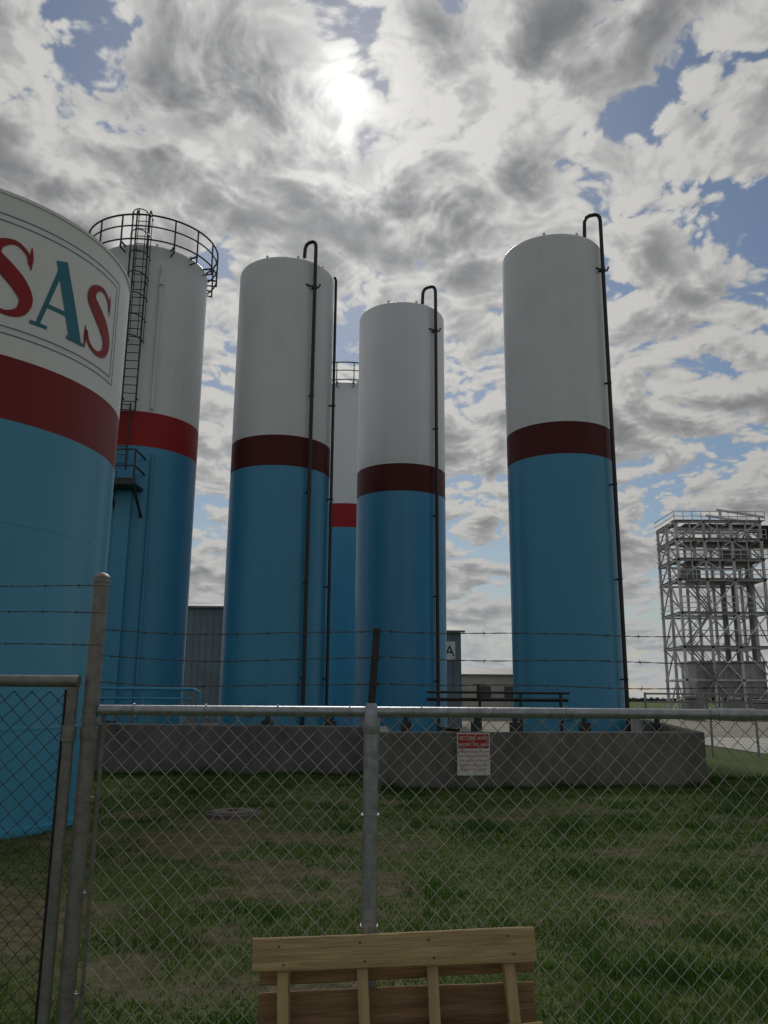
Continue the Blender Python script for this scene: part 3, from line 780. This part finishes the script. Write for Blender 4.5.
for a,e,sa,se,am in ((-12,40.5,7,5,.45),(4.5,34.6,7,2.6,.40),(8,41,7,3.5,.35),(-3,39,3,3,.30),(-26.5,40,3.5,2.5,-.50),(1.5,31.2,3,1.2,-.50),(18.5,38,4.0,1.3,-.52),(27,30.5,3.0,2.8,-.50),(-12,28.8,3.0,1.4,-.40),(9,25,2.5,1.6,-.25),(-20,33,5,3,.2),(22,22,6,2,.12),(19,29,5,1.5,.1),(21,33.5,5,2,.2)):
    dens+=f32(am)*G(a,e,sa,se)
def ss(a,b_,x): t=np.clip((x-a)/(b_-a),0,1);return t*t*(3-2*t)
mask=ss(-.02,.17,dens)
thick=ss(.08,.75,dens)
lit=np.exp(-acc*1.1)
lit=ss(.38,.92,lit)
drk=np.clip(1.05*G(-12.5,40.5,6.5,4.6)+.95*G(4.5,34.2,7,2.1)+.5*G(-22,36.5,5,1.8)+.5*G(19,44.5,8,2.3)+.3*G(9,43.5,5,1.5)+.3*G(-24,31,6,2)-1.1*G(-2.8,39.6,1.9,3.4)-.4*G(8,39.3,6,2),-.6,1)
body=ss(.0,.40,dens)
k=(1-lit)*(.26+.46*thick)+body*drk*(.80-.40*lit)+.05-relief*.42*(1+.5*np.clip(drk,0,1))
k=np.clip(k,0,None); k=1-np.exp(-k*1.35); 
cs_=np.clip(dx*sd.x+dy*sd.y+dz*sd.z,0,1)
rs=((az-SUN_AZ+wz*4.5)/1.7)**2+((el-SUN_EL-.3+wz2*4.5)/2.2)**2
g1=np.exp(-rs)*.55+.28*np.exp(-rs/5.0)
g2=cs_**60;g3=cs_**5
bright=.37+.27*g3+.10*g2
dark=.06+.03*g3+.04*g2
lum=bright*(1-k)+dark*k+g1*(1-.85*np.clip(k,0,1))*(.75+.6*relief)
rgb=np.stack([lum*(1.0-.03*k),lum*(.99+.0*k),lum*(.955+.085*k)],-1)
hz=(1-ss(0,11,el))*.6
haze=np.array([.43,.46,.48])
rgb=rgb*(1-hz[...,None])+haze*hz[...,None]
alpha=np.clip(mask+hz*(1-mask)+.8*np.exp(-rs),0,1)
img=bpy.data.images.new('cloud_layer',IW,IH,alpha=True,float_buffer=True)
try: img.colorspace_settings.name='Non-Color'
except Exception: pass
buf=np.zeros((IH,IW,4),f32); buf[HH:,:,:3]=rgb; buf[HH:,:,3]=1; buf[:HH,:,:3]=(.12,.12,.10); buf[:HH,:,3]=1
img.pixels.foreach_set(buf.reshape(-1)); img.update(); img.pack()
img2=bpy.data.images.new('cloud_cover',IW,IH,alpha=False,float_buffer=True)
try: img2.colorspace_settings.name='Non-Color'
except Exception: pass
buf[...,:3]=1.0; buf[HH:,:,0]=alpha;buf[HH:,:,1]=alpha;buf[HH:,:,2]=alpha
img2.pixels.foreach_set(buf.reshape(-1)); img2.update(); img2.pack()

w=bpy.data.worlds.new('World');S.world=w;w.use_nodes=True;nt=w.node_tree;N=nt.nodes;L=nt.links
for n_ in list(N): N.remove(n_)
out=N.new('ShaderNodeOutputWorld')
sky=N.new('ShaderNodeTexSky');sky.sky_type='NISHITA';sky.sun_disc=False;sky.sun_elevation=R(SUN_EL);sky.sun_rotation=R(SUN_AZ);sky.air_density=1.2;sky.dust_density=.4;sky.ozone_density=2.5
bg=N.new('ShaderNodeBackground');bg.inputs['Strength'].default_value=.052;L.new(sky.outputs[0],bg.inputs['Color'])
e1=N.new('ShaderNodeTexEnvironment');e1.image=img;e2=N.new('ShaderNodeTexEnvironment');e2.image=img2
bc=N.new('ShaderNodeBackground');L.new(e1.outputs[0],bc.inputs['Color'])
mixs=N.new('ShaderNodeMixShader');L.new(e2.outputs[0],mixs.inputs[0]);L.new(bg.outputs[0],mixs.inputs[1]);L.new(bc.outputs[0],mixs.inputs[2]);L.new(mixs.outputs[0],out.inputs['Surface'])
sl=bpy.data.lights.new('sun','SUN');sl.energy=1.4;sl.angle=R(10);sl.color=(1,.95,.87);so=bpy.data.objects.new('sun',sl);S.collection.objects.link(so)
so.rotation_euler=(-sd).to_track_quat('-Z','Y').to_euler(); so.location=(0,0,40)

# ------------------------------------------------------------------ camera
cam=bpy.data.cameras.new('camera');co=bpy.data.objects.new('camera',cam);S.collection.objects.link(co)
cam.sensor_fit='VERTICAL';cam.sensor_height=24;cam.lens=820/1024*24;cam.clip_end=6000;cam.clip_start=.05
co.matrix_world=Matrix.Translation((0,0,1.6))@Matrix.Rotation(R(90+12.71),4,'X')@Matrix.Rotation(R(.45),4,'Z')
S.camera=co
S.view_settings.view_transform='Standard';S.view_settings.look='None';S.view_settings.exposure=0
